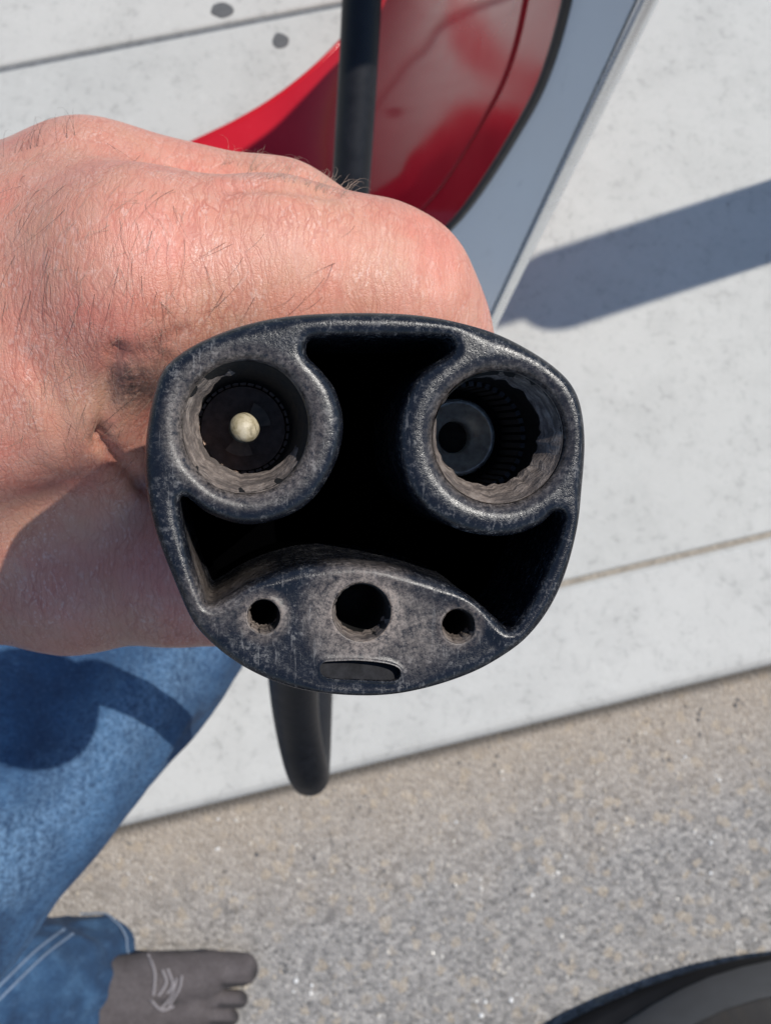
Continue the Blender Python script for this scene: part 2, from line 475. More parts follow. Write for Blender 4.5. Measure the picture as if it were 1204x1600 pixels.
# road: fine near the kerb, then out to the horizon; carries the distance to the kerb for the washed-up sand and the painted kerb shade
us = np.r_[-150, -40, np.linspace(-3, 3, 25), 40, 150]; vs_ = np.r_[-150, -40, -8, np.linspace(-2, -.3, 18), -.2, -.12, -.08, -.05, -.035, -.02, -.01, 0, .05, 20, 150]
V = np.array([K0 * [1, 1, 0] + KD * u + KN * v + [0, 0, -.12] for u in us for v in vs_])
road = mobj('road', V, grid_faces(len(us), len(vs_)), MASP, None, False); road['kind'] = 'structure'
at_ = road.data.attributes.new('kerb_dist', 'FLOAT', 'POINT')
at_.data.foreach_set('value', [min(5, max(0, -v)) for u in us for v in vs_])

# gum spots pressed on the concrete
def recalc(o):
    bm = bmesh.new(); bm.from_mesh(o.data); bmesh.ops.recalc_face_normals(bm, faces=bm.faces); bm.to_mesh(o.data); bm.free()
    return o

def gum(px, py, rx, ry, label):
    c = ground(px, py); n = 28
    V, Fc = [], []
    rr = [1 + .14 * mnoise.noise(Vector((math.cos(t) * 1.3 + px, math.sin(t) * 1.3, py))) for t in np.linspace(0, 6.2832, n, endpoint=False)]
    for s, z in ((1.0, -.0005), (.97, .0005), (.8, .0008), (.4, .0009)):
        for k in range(n):
            t = 6.2832 * k / n
            V.append(c + np.array([math.cos(t) * rx * s * rr[k], math.sin(t) * ry * s * rr[k], z]))
    Fc = grid_faces(4, n, False, True); Fc.append(tuple(range(3 * n, 4 * n)))
    loc = c.copy()
    o = recalc(mobj('gum_spot', np.array(V) - loc, Fc, MGUM, None, False)); o.location = tuple(loc)
    return tag(o, label, 'gum spot', 'gum spots trodden on the concrete')
gum(347, 16, .0138, .0102, 'larger dark gum spot on the concrete beyond the long joint line')
gum(438, 64, .0102, .0102, 'smaller dark gum spot on the concrete between the joint line and the red base')

# ================================================================== CHARGING POST
S0 = ground(745, 552)
UH = ground(300, 342) - S0; UH[2] = 0; UH /= np.linalg.norm(UH)
PN = np.array([UH[1], -UH[0], 0])
if np.dot(PN, np.array([0, 0, 0]) - S0) < 0: PN = -PN      # faces the camera side
def onpanel(px, py, off=0.0):
    v = R @ _camdir(px, py); q = S0 + PN * off
    return CAM + v * (np.dot(q - CAM, PN) / np.dot(v, PN))
post = empty('charging_post', ground(640, 380), 'white charging post with a glossy red scooped inside rising beside the hand', 'charging post')
zt = 1.62
c1px = [(470, 520), (560, 478), (640, 414), (705, 352), (738, 312), (772, 262), (806, 206), (838, 148), (864, 80), (885, 0), (903, -90), (918, -190)]
C1 = cr([onpanel(*p) for p in c1px], 60)
C1s = C1.copy()
C1 = np.vstack([C1, C1[-1] + np.array([0, 0, .25]) + UH * .005, C1[-1] + np.array([0, 0, zt - C1[-1][2]]) + UH * .02]) if C1[-1][2] < 1.3 else C1
# strip corner line: vertical
SB = S0.copy()
st_pts = [onpanel(1010, 0), onpanel(770, 500)]
sd = (st_pts[0] - st_pts[1]); sd /= sd[2]
def strip_at(z): return st_pts[1] + sd * (z - st_pts[1][2])
# front panel between the corner and the curved opening, with thickness
rows = []
for p in C1:
    q = strip_at(max(p[2], 0.0)) + UH * .006
    rows.append([p, p * .5 + q * .5, q])
rows = np.array(rows)
Vf = rows.reshape(-1, 3); nb = len(C1)
Vb = Vf - PN * .012
V = np.vstack([Vf, Vb]); Fc = grid_faces(nb, 3) + [tuple(i + len(Vf) for i in q)[::-1] for q in grid_faces(nb, 3)]
for i in range(nb - 1):
    Fc.append((i * 3, (i + 1) * 3, (i + 1) * 3 + len(Vf), i * 3 + len(Vf)))
    Fc.append(((i + 1) * 3 + 2, i * 3 + 2, i * 3 + 2 + len(Vf), (i + 1) * 3 + 2 + len(Vf)))
mobj('front_panel', V, Fc, MPAN, post, True)
for p in post.children: p.data.set_sharp_from_angle(angle=math.radians(40)) if hasattr(p.data, 'set_sharp_from_angle') else None
V, Fc = tube([strip_at(z) - PN * .004 for z in np.linspace(0.001, zt, 12)], .0062, 16)
mobj('corner_trim', V, Fc, MTRIM, post)
V, Fc = tube(C1 + PN * -.001, .0036, 10)
mobj('seal', V, Fc, MSEAL, post)
# red inner scoop: from the opening edge back and down to the base edge on the concrete
c2px = [(60, 330), (130, 300), (215, 265), (300, 224), (370, 190), (430, 154), (490, 107), (540, 57), (590, 0), (630, -60), (660, -130), (680, -200)]
nb = len(C1s); C2 = cr([ground(*p, .006) for p in c2px], nb)
nS = 26
V = []
for i in range(nb):
    a, b = C1s[i] - PN * .004, C2[i]
    ctl = np.array([.42 * a[0] + .58 * b[0], .42 * a[1] + .58 * b[1], .18 * a[2] + .82 * b[2]])
    for s in np.linspace(0, 1, nS):
        p = (1 - s) ** 2 * a + 2 * s * (1 - s) * ctl + s * s * b
        V.append(p)
Fred = grid_faces(nb, nS)
red = mobj('red_liner', V, Fred, MRED, post)
# raised bead running along the opening
bead = [np.array(V[i * nS + 3]) + PN * .0005 for i in range(nb)]
Vt, Ft = tube(bead, .0022, 8); mobj('bead', Vt, Ft, MRED, red)
# rim along the base edge
Vt, Ft = tube(C2 + np.array([0, 0, -.002]), .004, 8); mobj('base_rim', Vt, Ft, MRED, red)
# back of the shell; its rear edge throws the shade that crosses the red liner
Sg = [(560, 66), (520, 104), (480, 146), (430, 196), (380, 232), (330, 268), (250, 300)]
zs = [.22, .40, .56, .72, .90, 1.15, 1.50]
E_ = cr([ground(*p, .02) + SUNH * COT * (z - .02) + np.array([0, 0, z - .02]) for p, z in zip(Sg, zs)], 40)
V = []
for i, e in enumerate(E_):
    q = strip_at(e[2]) - PN * .016
    for s in np.linspace(0, 1, 8):
        V.append(q * (1 - s) + e * s)
Fc = grid_faces(len(E_), 8)
mobj('rear_shell', V, Fc, MPAN, post)

# ================================================================== BOLLARD (stands outside the frame, its shadow falls into it)
tip = ground(842, 462)
HB = 1.16
BB = tip + SUNH * COT * HB; BB[2] = 0
bol = empty('bollard', BB, 'pale pipe bollard with a narrower capped neck that throws the long shadow across the concrete', 'bollard')
prof = [(.049, .0), (.049, HB - .045), (.047, HB - .028), (.041, HB - .014), (.031, HB - .004), (.0215, HB), (.0215, HB + .20), (.019, HB + .215), (.010, HB + .222)]
def lathe(prof, n=40):
    V = [np.array([r * math.cos(2 * math.pi * k / n), r * math.sin(2 * math.pi * k / n), z]) for r, z in prof for k in range(n)]
    Fc = grid_faces(len(prof), n, False, True); Fc.append(tuple(range((len(prof) - 1) * n, len(prof) * n)))
    return np.array(V), Fc
V, Fc = lathe(prof[:6]); mobj('pipe', V, Fc, MPOST, bol, True, True)
V, Fc = lathe(prof[5:]); mobj('neck', V, Fc, MPOST, bol, True, True)
V, Fc = lathe([(.10, .0), (.10, .010), (.096, .013), (.05, .0135)]); mobj('base_plate', V, Fc, MPOST, bol, False, True)

# ================================================================== PARKED CAR (only its bumper corner shows)
c_1 = [(700, 1740), (790, 1658), (880, 1600), (950, 1565), (1040, 1530), (1120, 1506), (1204, 1491), (1300, 1482), (1420, 1478)]
c_2 = [(740, 1790), (860, 1680), (975, 1600), (1040, 1560), (1100, 1531), (1160, 1512), (1204, 1502), (1300, 1490), (1420, 1485)]
c_3 = [(820, 1860), (960, 1700), (1085, 1600), (1125, 1580), (1165, 1566), (1204, 1557), (1300, 1540), (1420, 1532)]
car = empty('parked_car', ground(1400, 1700, -.12), 'dark car of which only the black and grey bumper corner shows at the road edge', 'car')
def ext(c, z):
    P = [ground(*p, z) for p in c]
    a = P[-1] - P[-2]; a /= np.linalg.norm(a); b = P[0] - P[1]; b /= np.linalg.norm(b)
    return cr([P[0] + b * 1.6, P[0] + b * .5] + P + [P[-1] + a * .5, P[-1] + a * 1.2], 90)
La, Lb, Lc = ext(c_1, -.088), ext(c_2, -.066), ext(c_3, -.006)
inn = -np.array([*((La[45] - ground(1150, 2000, .1))[:2]), 0]); inn /= np.linalg.norm(inn)
def band(name, rows, mat):
    n = len(rows[0]); V = np.concatenate(rows)
    return mobj(name, V, grid_faces(len(rows), n), mat, car)
under = La + inn * .06 + np.array([0, 0, -.018])
band('bumper_lip', [under + inn * .25, under, La + inn * .010 + np.array([0, 0, -.010]), La, La * .5 + Lb * .5 + np.array([0, 0, -.004]), Lb + np.array([0, 0, -.006])], MBLK)
mid_bc = (Lb + Lc) / 2 + np.array([0, 0, .010])
band('bumper_step', [Lb + np.array([0, 0, -.004]), Lb + np.array([0, 0, .002]) , Lb * .75 + Lc * .25 + np.array([0, 0, .004]), mid_bc, Lc], MGREY)
Ld = Lc + inn * .015 + np.array([0, 0, .16]); Le = Lc + inn * .05 + np.array([0, 0, .34]); Lf = Lc + inn * .16 + np.array([0, 0, .42])
band('bumper_cover', [Lc + np.array([0, 0, -.004]), Lc * .5 + Ld * .5 + np.array([0, 0, .01]), Ld, Le], MCAR)
Lg = Lc + inn * .85 + np.array([0, 0, .50])
band('bonnet', [Le + np.array([0, 0, .002]), Lf, Lg], MCAR)

# ================================================================== CONNECTOR
ax = R @ _camdir(355, 686); ax /= np.linalg.norm(ax)
ZL = -ax
XL = R[:, 0] - ZL * np.dot(R[:, 0], ZL); XL /= np.linalg.norm(XL)
YL = np.cross(ZL, XL)
FO = at(575, 790, .127)
conn = empty('charging_connector', FO, 'scuffed black charging connector held face up with two large and three small sockets', 'connector')
conn.matrix_world = Matrix([[XL[0], YL[0], ZL[0], FO[0]], [XL[1], YL[1], ZL[1], FO[1]], [XL[2], YL[2], ZL[2], FO[2]], [0, 0, 0, 1]])
def face2d(px, py):
    v = R @ _camdir(px, py)
    p = CAM + v * (np.dot(FO - CAM, ZL) / np.dot(v, ZL)) - FO
    return np.array([p @ XL, p @ YL])
def l2w(P): return FO + np.asarray(P)[:, :1] * XL + np.asarray(P)[:, 1:2] * YL + np.asarray(P)[:, 2:3] * ZL

outer_px = [(600, 487), (660, 491), (720, 502), (780, 520), (830, 545), (870, 572), (897, 600), (912, 635), (918, 690), (914, 760), (905, 830), (885, 905), (858, 960), (820, 1005), (770, 1040), (720, 1063), (660, 1081), (600, 1090), (540, 1090), (480, 1083), (430, 1069), (380, 1045), (335, 1012), (300, 972), (270, 905), (245, 840), (230, 780), (225, 720), (230, 660), (240, 610), (255, 575), (290, 545), (340, 520), (400, 501), (460, 491), (530, 487)]
cav_px = [(480, 541), (484, 531), (500, 527), (560, 526), (620, 526), (693, 527), (707, 533), (709, 545), (700, 555), (680, 568), (654, 590), (634, 625), (624, 670), (626, 720), (641, 765), (670, 800), (712, 826), (760, 838), (805, 837), (845, 822), (866, 804), (878, 801), (882, 812), (876, 838), (860, 880), (836, 932), (810, 974), (797, 984), (782, 972), (743, 938), (700, 913), (627, 890), (545, 880), (470, 885), (400, 908), (348, 938), (327, 946), (316, 925), (302, 885), (289, 835), (281, 792), (282, 778), (294, 779), (325, 803), (375, 820), (420, 817), (470, 797), (505, 762), (530, 712), (538, 660), (526, 610), (503, 578), (482, 556)]
def circ_px(cx, cy, rx, ry, n=48):
    return [(cx + rx * math.cos(2 * math.pi * k / n), cy + ry * math.sin(2 * math.pi * k / n)) for k in range(n)]
slot_px = [(500, 1044), (506, 1036), (520, 1034), (560, 1033), (600, 1037), (622, 1044), (627, 1054), (622, 1063), (606, 1066), (560, 1064), (520, 1062), (504, 1056)]
def loop(pxs, n, ccw=True):
    P = cr([face2d(*p) for p in pxs], n, True)
    A = .5 * np.sum(P[:, 0] * np.roll(P[:, 1], -1) - np.roll(P[:, 0], -1) * P[:, 1])
    if (A > 0) != ccw: P = P[::-1]
    return P
def inward(P):                    # normals pointing to the left of travel (the material side)
    T = np.roll(P, -1, 0) - np.roll(P, 1, 0)
    T = T + .5 * (np.roll(T, 1, 0) + np.roll(T, -1, 0))
    T /= np.linalg.norm(T, axis=1)[:, None]
    N = np.stack([-T[:, 1], T[:, 0]], 1)
    return N
LO = [  # points, bevel radius across, bevel depth, wall depth
    ('outer', loop(outer_px, 360, True), .00190, .00160),
    ('cavity', loop(cav_px, 460, False), .00165, .00150),
    ('left_bore', loop(circ_px(384, 667, 99, 105), 150, False), .00175, .00150),
    ('right_bore', loop(circ_px(781, 683, 103, 105), 150, False), .00175, .00150),
    ('pilot', loop(circ_px(412, 964, 26, 27), 60, False), .00050, .00045),
    ('ground', loop(circ_px(566, 957, 45, 45), 80, False), .00065, .00055),
    ('proximity', loop(circ_px(717, 979, 26, 27), 60, False), .00050, .00045),
    ('slot', loop(slot_px, 80, False), .00030, .00030),
]
V, Fc = [], []
inner_idx = []
bnd = np.concatenate([l[1] for l in LO])
def relief(xy):
    """height of the flat: the lower plate sits a little under its lip, the whole face is slightly worn"""
    d = np.sqrt(((xy[:, None, :] - bnd[None]) ** 2).sum(-1)).min(1)
    low = 1 / (1 + np.exp((xy[:, 1] - face2d(566, 900)[1]) / .0006))
    dl = np.sqrt(((xy[:, None, :] - LO[1][1][None]) ** 2).sum(-1)).min(1)
    z = -.00045 * low * np.clip((dl - .0012) / .0010, 0, 1)
    return z
NB = 9
for nm, P, rr, rz in LO:
    N = inward(P)
    oth = np.concatenate([l[1] for l in LO if l[0] != nm])
    th = np.sqrt(((P[:, None, :] - oth[None]) ** 2).sum(-1)).min(1)
    rr = np.minimum(rr, .455 * th)
    for _ in range(6): rr = np.minimum(rr, (np.roll(rr, 1) + rr + np.roll(rr, -1)) / 3)
    rr = rr[:, None]
    k0 = len(V); n = len(P)
    for j in range(NB + 1):
        t = (math.pi / 2) * j / NB
        Q = P + N * (rr * (1 - math.cos(t)))
        zz = -rz + rz * math.sin(t)
        if j == NB: zq = relief(Q)
        else: zq = np.full(n, 0.0) + relief(Q) * (j / NB)
        for q, z0 in zip(Q, zq): V.append((q[0], q[1], zz + z0))
    for j in range(NB):
        for i in range(n):
            i2 = (i + 1) % n
            Fc.append((k0 + j * n + i, k0 + j * n + i2, k0 + (j + 1) * n + i2, k0 + (j + 1) * n + i))
    inner_idx.append((k0 + NB * n, n, k0))
# flat between the loops
pts = []; edges = []; idx = []
for s, n, _ in inner_idx:
    b0 = len(pts)
    for i in range(n):
        pts.append(Vector(V[s + i][:2])); idx.append(s + i); edges.append((b0 + i, b0 + (i + 1) % n))
def inside(poly, xy):
    x, y = xy[:, 0], xy[:, 1]; r = np.zeros(len(xy), bool); n = len(poly); j = n - 1
    for i in range(n):
        xi, yi = poly[i]; xj, yj = poly[j]
        r ^= ((yi > y) != (yj > y)) & (x < (xj - xi) * (y - yi) / (yj - yi + 1e-15) + xi); j = i
    return r
polys = [np.array([V[s + i][:2] for i in range(n)]) for s, n, _ in inner_idx]
g = np.stack(np.meshgrid(np.arange(-.026, .026, .00042), np.arange(-.024, .024, .00042)), -1).reshape(-1, 2)
g = g + RNG.uniform(-.00012, .00012, g.shape)
ok = inside(polys[0], g)
for p in polys[1:]: ok &= ~inside(p, g)
g = g[ok]
lp = np.concatenate(polys)
dm = np.sqrt(((g[:, None, :] - lp[None]) ** 2).sum(-1)).min(1); g = g[dm > .00022]
gz = relief(g)
for q, z in zip(g, gz):
    pts.append(Vector(q)); idx.append(len(V)); V.append((q[0], q[1], z))
SC = 1000.0
rv, re, rf, ov, oe, of = delaunay_2d_cdt([p * SC for p in pts], edges, [], 0, 1e-5)
cen = np.array([[sum(rv[i][k] for i in f) / 3 / SC for k in (0, 1)] for f in rf])
keep = inside(polys[0], cen)
for p in polys[1:]: keep &= ~inside(p, cen)
mp = []
for p_, o_ in zip(rv, ov):
    if o_: mp.append(idx[o_[0]])
    else:
        V.append((p_[0] / SC, p_[1] / SC, 0.0)); mp.append(len(V) - 1)
for f, kf in zip(rf, keep):
    if kf:
        a, b, c = (mp[i] for i in f)
        A = np.array(V[a]); B = np.array(V[b]); C = np.array(V[c])
        Fc.append((a, b, c) if np.cross((B - A)[:2], (C - A)[:2]) > 0 else (a, c, b))
# outer side wall: down, then in to the grip
P0 = LO[0][1]; n0 = len(P0); cx = face2d(520, 665)
prev = inner_idx[0][2]
secs = [(-.004, 0, .997), (-.010, 0, .975), (-.018, 0, .935), (-.0290, 0, .885), (-.0305, .12, .87), (-.033, .4, .84), (-.036, .75, .8), (-.039, 1, .8), (-.06, 1, .8), (-.105, 1, .86), (-.125, 1, .82), (-.13, 1, .5)]
ang = np.arctan2(P0[:, 1] - P0.mean(0)[1], P0[:, 0] - P0.mean(0)[0])
for z, t, s in secs:
    grip = cx * (1 - .0) + np.stack([.0145 * s / .8 * np.cos(ang), .0098 * s / .8 * np.sin(ang)], 1)
    c0 = P0.mean(0)
    Q = (c0 + (P0 - c0) * (s if t < 1 else 1)) * (1 - t) + grip * t
    k0 = len(V)
    for q in Q: V.append((q[0], q[1], z))
    for i in range(n0):
        i2 = (i + 1) % n0
        Fc.append((prev + i2, prev + i, k0 + i, k0 + i2))
    prev = k0
Fc.append(tuple(prev + i for i in range(n0)))
# cavity walls and floor
P1 = LO[1][1]; n1 = len(P1); prev = inner_idx[1][2]; N1 = inward(P1)
for z, dd in ((-.003, .0), (-.006, .0), (-.009, -.00005), (-.012, -.0001), (-.015, -.00015), (-.018, -.0002), (-.0205, -.0003)):
    Q = P1 + N1 * dd; k0 = len(V)
    for q in Q: V.append((q[0], q[1], z))
    for i in range(n1):
        i2 = (i + 1) % n1
        Fc.append((prev + i2, prev + i, k0 + i, k0 + i2))
    prev = k0
cavQ = Q
# slot wall and floor
P7 = LO[7][1]; n7 = len(P7); prev = inner_idx[7][2]; k0 = len(V)
c7 = P7.mean(0); h7 = (P7.max(0) - P7.min(0)) / 2
slot_z = lambda q: -.0016 - .00045 * (q[0] - c7[0]) / h7[0] - .00055 * (q[1] - c7[1]) / h7[1]
for q in P7: V.append((q[0], q[1], slot_z(q)))
for i in range(n7): Fc.append((prev + (i + 1) % n7, prev + i, k0 + i, k0 + (i + 1) % n7))
mobj('slot_floor', [(float(q[0]), float(q[1]), float(slot_z(q))) for q in P7], [tuple(range(n7))], mat_plain('slot_black', (.020, .020, .022), .95, .5, 900, .5, 2200, .0002, **{'Specular IOR Level': .12}), conn, False, True)
hous = mobj('housing', V, Fc, MHOUS, conn, True, True)
# wear mask: rubbed and dirty round the sockets
Va = np.array(V); w = np.zeros(len(Va))
def near(cpx, r_in, r_out, amt):
    c = face2d(*cpx); d = np.hypot(Va[:, 0] - c[0], Va[:, 1] - c[1]) * F / .127
    return amt * np.clip((r_out - d) / (r_out - r_in), 0, 1) * (Va[:, 2] > -.004)
for a in (near((384, 667), 98, 134, .68), near((781, 683), 101, 126, .6), near((412, 964), 28, 46, .9), near((566, 957), 50, 105, 1.0), near((640, 985), 20, 90, .6), near((717, 979), 27, 44, .9), near((335, 930), 10, 70, .45)):
    w = np.maximum(w, a)
wl = face2d(384, 667); wang = np.arctan2(Va[:, 1] - wl[1], Va[:, 0] - wl[0])
w = np.maximum(w, (Va[:, 2] < -.0015) * np.clip((Va[:, 2] + .016) / .008, 0, 1) * .8 * np.clip(1.6 - np.hypot(Va[:, 0] - face2d(330, 930)[0], Va[:, 1] - face2d(330, 930)[1]) / .0048, 0, 1))
w = np.clip(w, 0, 1)
aw = hous.data.attributes.new('wear', 'FLOAT', 'POINT'); aw.data.foreach_set('value', w.astype(np.float32))
# swollen rear of the handle where the cable enters
hp = cr([np.r_[l2w([[cx[0], cx[1], -.112]])[0], .0125], np.r_[at(505, 745, .258), .023], np.r_[at(530, 815, .285), .0285], np.r_[at(530, 860, .312), .0255], np.r_[at(510, 880, .335), .0165], np.r_[at(484, 868, .356), .0125]], 40)
Vt, Ft = tube(hp[:, :3], hp[:, 3], 32)
wb = np.array([[*(np.array(v) - FO)] for v in Vt]); wb = np.stack([wb @ XL, wb @ YL, wb @ ZL], 1)
mobj('handle', wb, Ft, MHOUS, conn, True, True)
# floor of the cavity
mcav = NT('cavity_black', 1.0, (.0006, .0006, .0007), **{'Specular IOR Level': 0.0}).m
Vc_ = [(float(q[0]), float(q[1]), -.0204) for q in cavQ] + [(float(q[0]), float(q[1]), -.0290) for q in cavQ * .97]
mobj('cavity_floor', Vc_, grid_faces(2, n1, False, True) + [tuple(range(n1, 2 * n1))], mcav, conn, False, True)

def ring_surface(name, center, rings, mat, n=72, jag=0.0, seed=0, cap=False, thin=None):
    """rings: (radius_x, z) profile round a bore; jag roughens the last ring"""
    V = []
    for j, (r, z) in enumerate(rings):
        for k in range(n):
            t = 2 * math.pi * k / n
            jz = 0
            if jag and j >= len(rings) - 1:
                jz = jag * (mnoise.noise(Vector((math.cos(t) * 4 + seed, math.sin(t) * 4, 1.7))) + .6 * mnoise.noise(Vector((math.cos(t) * 13, math.sin(t) * 13 + seed, .2))))
            rr = r
            if thin is not None:
                w_ = .18 + .82 * (.5 - .5 * math.cos(t - thin)) ** .7
                rr = rings[0][0] - (rings[0][0] - r) * w_ + (jag * .35 * mnoise.noise(Vector((math.cos(t) * 6 + seed, math.sin(t) * 6, 3.1))) if j else 0)
            V.append((center[0] + rr * math.cos(t), center[1] + rr * math.sin(t), z + jz))
    Fc = [tuple(q)[::-1] for q in grid_faces(len(rings), n, False, True)]
    if cap: Fc.append(tuple(range((len(rings) - 1) * n, len(rings) * n)))
    return mobj(name, V, Fc, mat, conn, True, True)
cL, cR = face2d(384, 667), face2d(781, 683)
rL, rR = .0067, .00688
# left bore: worn sleeve, black liner, toothed ring, floor with the locked latch and the pale pin
ring_surface('sleeve', cL, [(rL + .0002, -.0010), (rL - .00040, -.0022), (rL - .0012, -.0036), (rL - .0020, -.0050)], MWORN, jag=.0009, seed=1, thin=.75)
ring_surface('liner', cL, [(rL + .0001, -.0012), (rL - .0004, -.0026), (rL - .0009, -.0050), (rL - .0013, -.0090), (rL - .0014, -.0220), (.0050, -.0222), (.0050, -.0230)], MBORE)
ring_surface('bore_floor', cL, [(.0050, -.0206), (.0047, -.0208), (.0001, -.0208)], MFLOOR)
for k in range(36):
    t = 2 * math.pi * k / 36
    c, s = math.cos(t), math.sin(t); tx = np.array([-s, c]); rd = np.array([c, s])
    V = []
    for z in (-.0178, -.0200):
        for a, b in ((-.00034, .00508), (.00034, .00508), (.00034, .00545), (-.00034, .00545)):
            q = cL + tx * a + rd * b; V.append((q[0], q[1], z))
    if k == 0:
        proto = None
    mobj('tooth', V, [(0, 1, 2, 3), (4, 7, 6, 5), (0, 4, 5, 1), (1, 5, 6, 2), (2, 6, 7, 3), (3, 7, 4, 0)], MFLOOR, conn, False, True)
def lug(a0):
    V = []; n = 8
    for z in (-.0208, -.0198):
        for r in (.0013, .0033):
            for k in range(n):
                t = a0 + (k / (n - 1) - .5) * 1.05
                V.append((cL[0] + r * math.cos(t), cL[1] + r * math.sin(t), z))
    i = lambda z, r, k: z * 2 * n + r * n + k
    Fc = [(i(1, 0, k), i(1, 1, k), i(1, 1, k + 1), i(1, 0, k + 1)) for k in range(n - 1)]
    Fc += [(i(0, 1, k), i(0, 1, k + 1), i(1, 1, k + 1), i(1, 1, k)) for k in range(n - 1)]
    Fc += [(i(0, 0, 0), i(0, 1, 0), i(1, 1, 0), i(1, 0, 0)), (i(0, 1, n - 1), i(0, 0, n - 1), i(1, 0, n - 1), i(1, 1, n - 1))]
    mobj('lug', V, Fc, mat_plain('lug_plastic', (.48, .36, .27), .8, .3, 900), conn, False, True)
lug(.65); lug(-1.75)
pin_prof = [(.0015, -.0210), (.0015, -.0110)] + [(.00172 * math.cos(t), -.0107 + .00172 * math.sin(t)) for t in np.linspace(.0, 1.5706, 10)]
V = [(cL[0] + r * math.cos(2 * math.pi * k / 32), cL[1] + r * math.sin(2 * math.pi * k / 32), z) for r, z in pin_prof for k in range(32)]
Fc = grid_faces(len(pin_prof), 32, False, True)
mobj('contact_pin', V, Fc, MPIN, conn, True, True)
# right bore
ring_surface('sleeve', cR, [(rR + .0002, -.0010), (rR - .00055, -.0024), (rR - .0017, -.0048)], MWORN, jag=.0010, seed=5, thin=2.1)
ring_surface('liner', cR, [(rR + .0001, -.0012), (rR - .00015, -.0026), (rR - .0003, -.0150), (rR - .0004, -.0262), (.0052, -.0264), (.0050, -.0285), (.0001, -.0285)], MBORE)
for k in range(40):
    t = 2 * math.pi * k / 40
    c, s = math.cos(t), math.sin(t); tx = np.array([-s, c]); rd = np.array([c, s])
    V = []
    for z in (-.0155, -.0258):
        for a, b in ((-.00030, .0060), (.00030, .0060), (.00030, .0066), (-.00030, .0066)):
            q = cR + tx * a + rd * b; V.append((q[0], q[1], z))
    mobj('rib', V, [(0, 1, 2, 3), (4, 7, 6, 5), (0, 4, 5, 1), (1, 5, 6, 2), (2, 6, 7, 3), (3, 7, 4, 0)], MRIB, conn, False, True)
mr = [(.0049, -.0284), (.0049, -.0246), (.0047, -.0241), (.0043, -.0240), (.0041, -.0243), (.0034, -.0252), (.0027, -.0257), (.0021, -.0260), (.0020, -.0284)]
V = [(cR[0] + r * math.cos(2 * math.pi * k / 64), cR[1] + r * math.sin(2 * math.pi * k / 64), z) for r, z in mr for k in range(64)]
mobj('contact_socket', V, grid_faces(len(mr), 64, False, True), MMET, conn, True, True)
# small sockets
for c_, r_, sd_ in (((412, 964), .00178, 2), ((566, 957), .0030, 4), ((717, 979), .00178, 6)):
    c = face2d(*c_)
    ring_surface('sleeve', c, [(r_ + .0001, -.0003), (r_ - .0002, -.0012), (r_ - .00050, -.0032)], MWORN, 48, .0008, sd_, thin=.9)
    ring_surface('liner', c, [(r_ + .00005, -.0006), (r_ - .0002, -.0016), (r_ - .00028, -.007), (r_ - .0003, -.014), (.0001, -.014)], MBORE, 48)

# ================================================================== CABLE
hb = at(484, 868, .354)
cabp = cr([hb, at(474, 890, .385), at(458, 1010, .47), at(463, 1120, .555), at(480, 1204, .62), at(487, 1180, .68), at(498, 950, .74), at(520, 620, .74), at(545, 330, .68), at(562, 60, .645), at(571, -150, .62), at(580, -420, .59), at(590, -700, .55)], 160)
V, Fc = tube(cabp, .0105, 28)
cable = mobj('charging_cable', V - hb, Fc, MCAB); cable.location = tuple(hb)
tag(cable, 'black rubber charging cable looping from the connector up to the red post', 'cable')

# ================================================================== PERSON
feet = ground(100, 1540, -.12)
person = empty('person', feet, 'person in blue jeans and grey toe shoes holding the connector in one bare hand', 'person')
# ---- hand and forearm, one continuous body
sd_ = SDF((-.265, -.105, -.262), (.045, .085, -.128), .00095)
ch = lambda pts, k=.003: sd_.chain([cp(*p) for p in pts], k)
index = ch([(218, 430, 158.5, 13.0), (430, 430, 163, 11.8), (570, 444, 167, 10.2), (618, 462, 168.5, 9.6), (655, 530, 175, 9.1), (690, 610, 183, 8.3), (650, 690, 190, 7.6), (570, 740, 196, 7.0)], .006)
middle = ch([(138, 333, 178, 13.3), (430, 364, 184, 10.3), (570, 420, 190, 9.2), (620, 520, 196, 8.6), (640, 640, 202, 8.0), (560, 710, 206, 7.0)], .004)
ring = ch([(110, 390, 202, 13), (400, 430, 206, 10), (565, 470, 211, 9), (620, 570, 216, 8.2), (600, 670, 220, 7.6), (530, 720, 222, 7)], .004)
pinky = ch([(100, 450, 226, 11.5), (380, 490, 228, 8.8), (520, 530, 232, 8), (565, 610, 234, 7.3), (540, 690, 236, 6.5)], .004)
thumb = ch([(-190, 800, 212, 17.5), (-60, 850, 205, 16.0), (110, 880, 199, 13.9), (280, 878, 194, 12.4), (400, 880, 192, 12.0), (520, 850, 194, 10.0), (600, 810, 196, 8.2)], .005)
palm = ch([(-360, 540, 186, 19), (60, 540, 168, 13)], .004)
palm = smin(palm, ch([(-360, 482, 205, 17), (138, 336, 180, 12.9)]), .009)
palm = smin(palm, ch([(-360, 500, 195, 17), (150, 392, 171, 11.8)]), .009)
palm = smin(palm, ch([(-360, 470, 215, 16), (110, 392, 204, 12.5)]), .008)
palm = smin(palm, ch([(-360, 520, 228, 15), (100, 452, 228, 11)]), .008)
palm = smin(palm, ch([(-330, 640, 188, 19), (-20, 620, 170, 14), (85, 610, 166.5, 10.5)]), .009)
palm = smin(palm, ch([(-300, 760, 192, 19), (-40, 735, 186, 13.8), (60, 748, 190, 10.5)]), .009)
palm = smin(palm, ch([(-360, 500, 192, 18), (218, 434, 160, 12.4)]), .010)
arm = ch([(-330, 590, 200, 23), (-520, 610, 206, 25), (-900, 640, 215, 30), (-1500, 690, 228, 35), (-2600, 800, 250, 40)], .008)
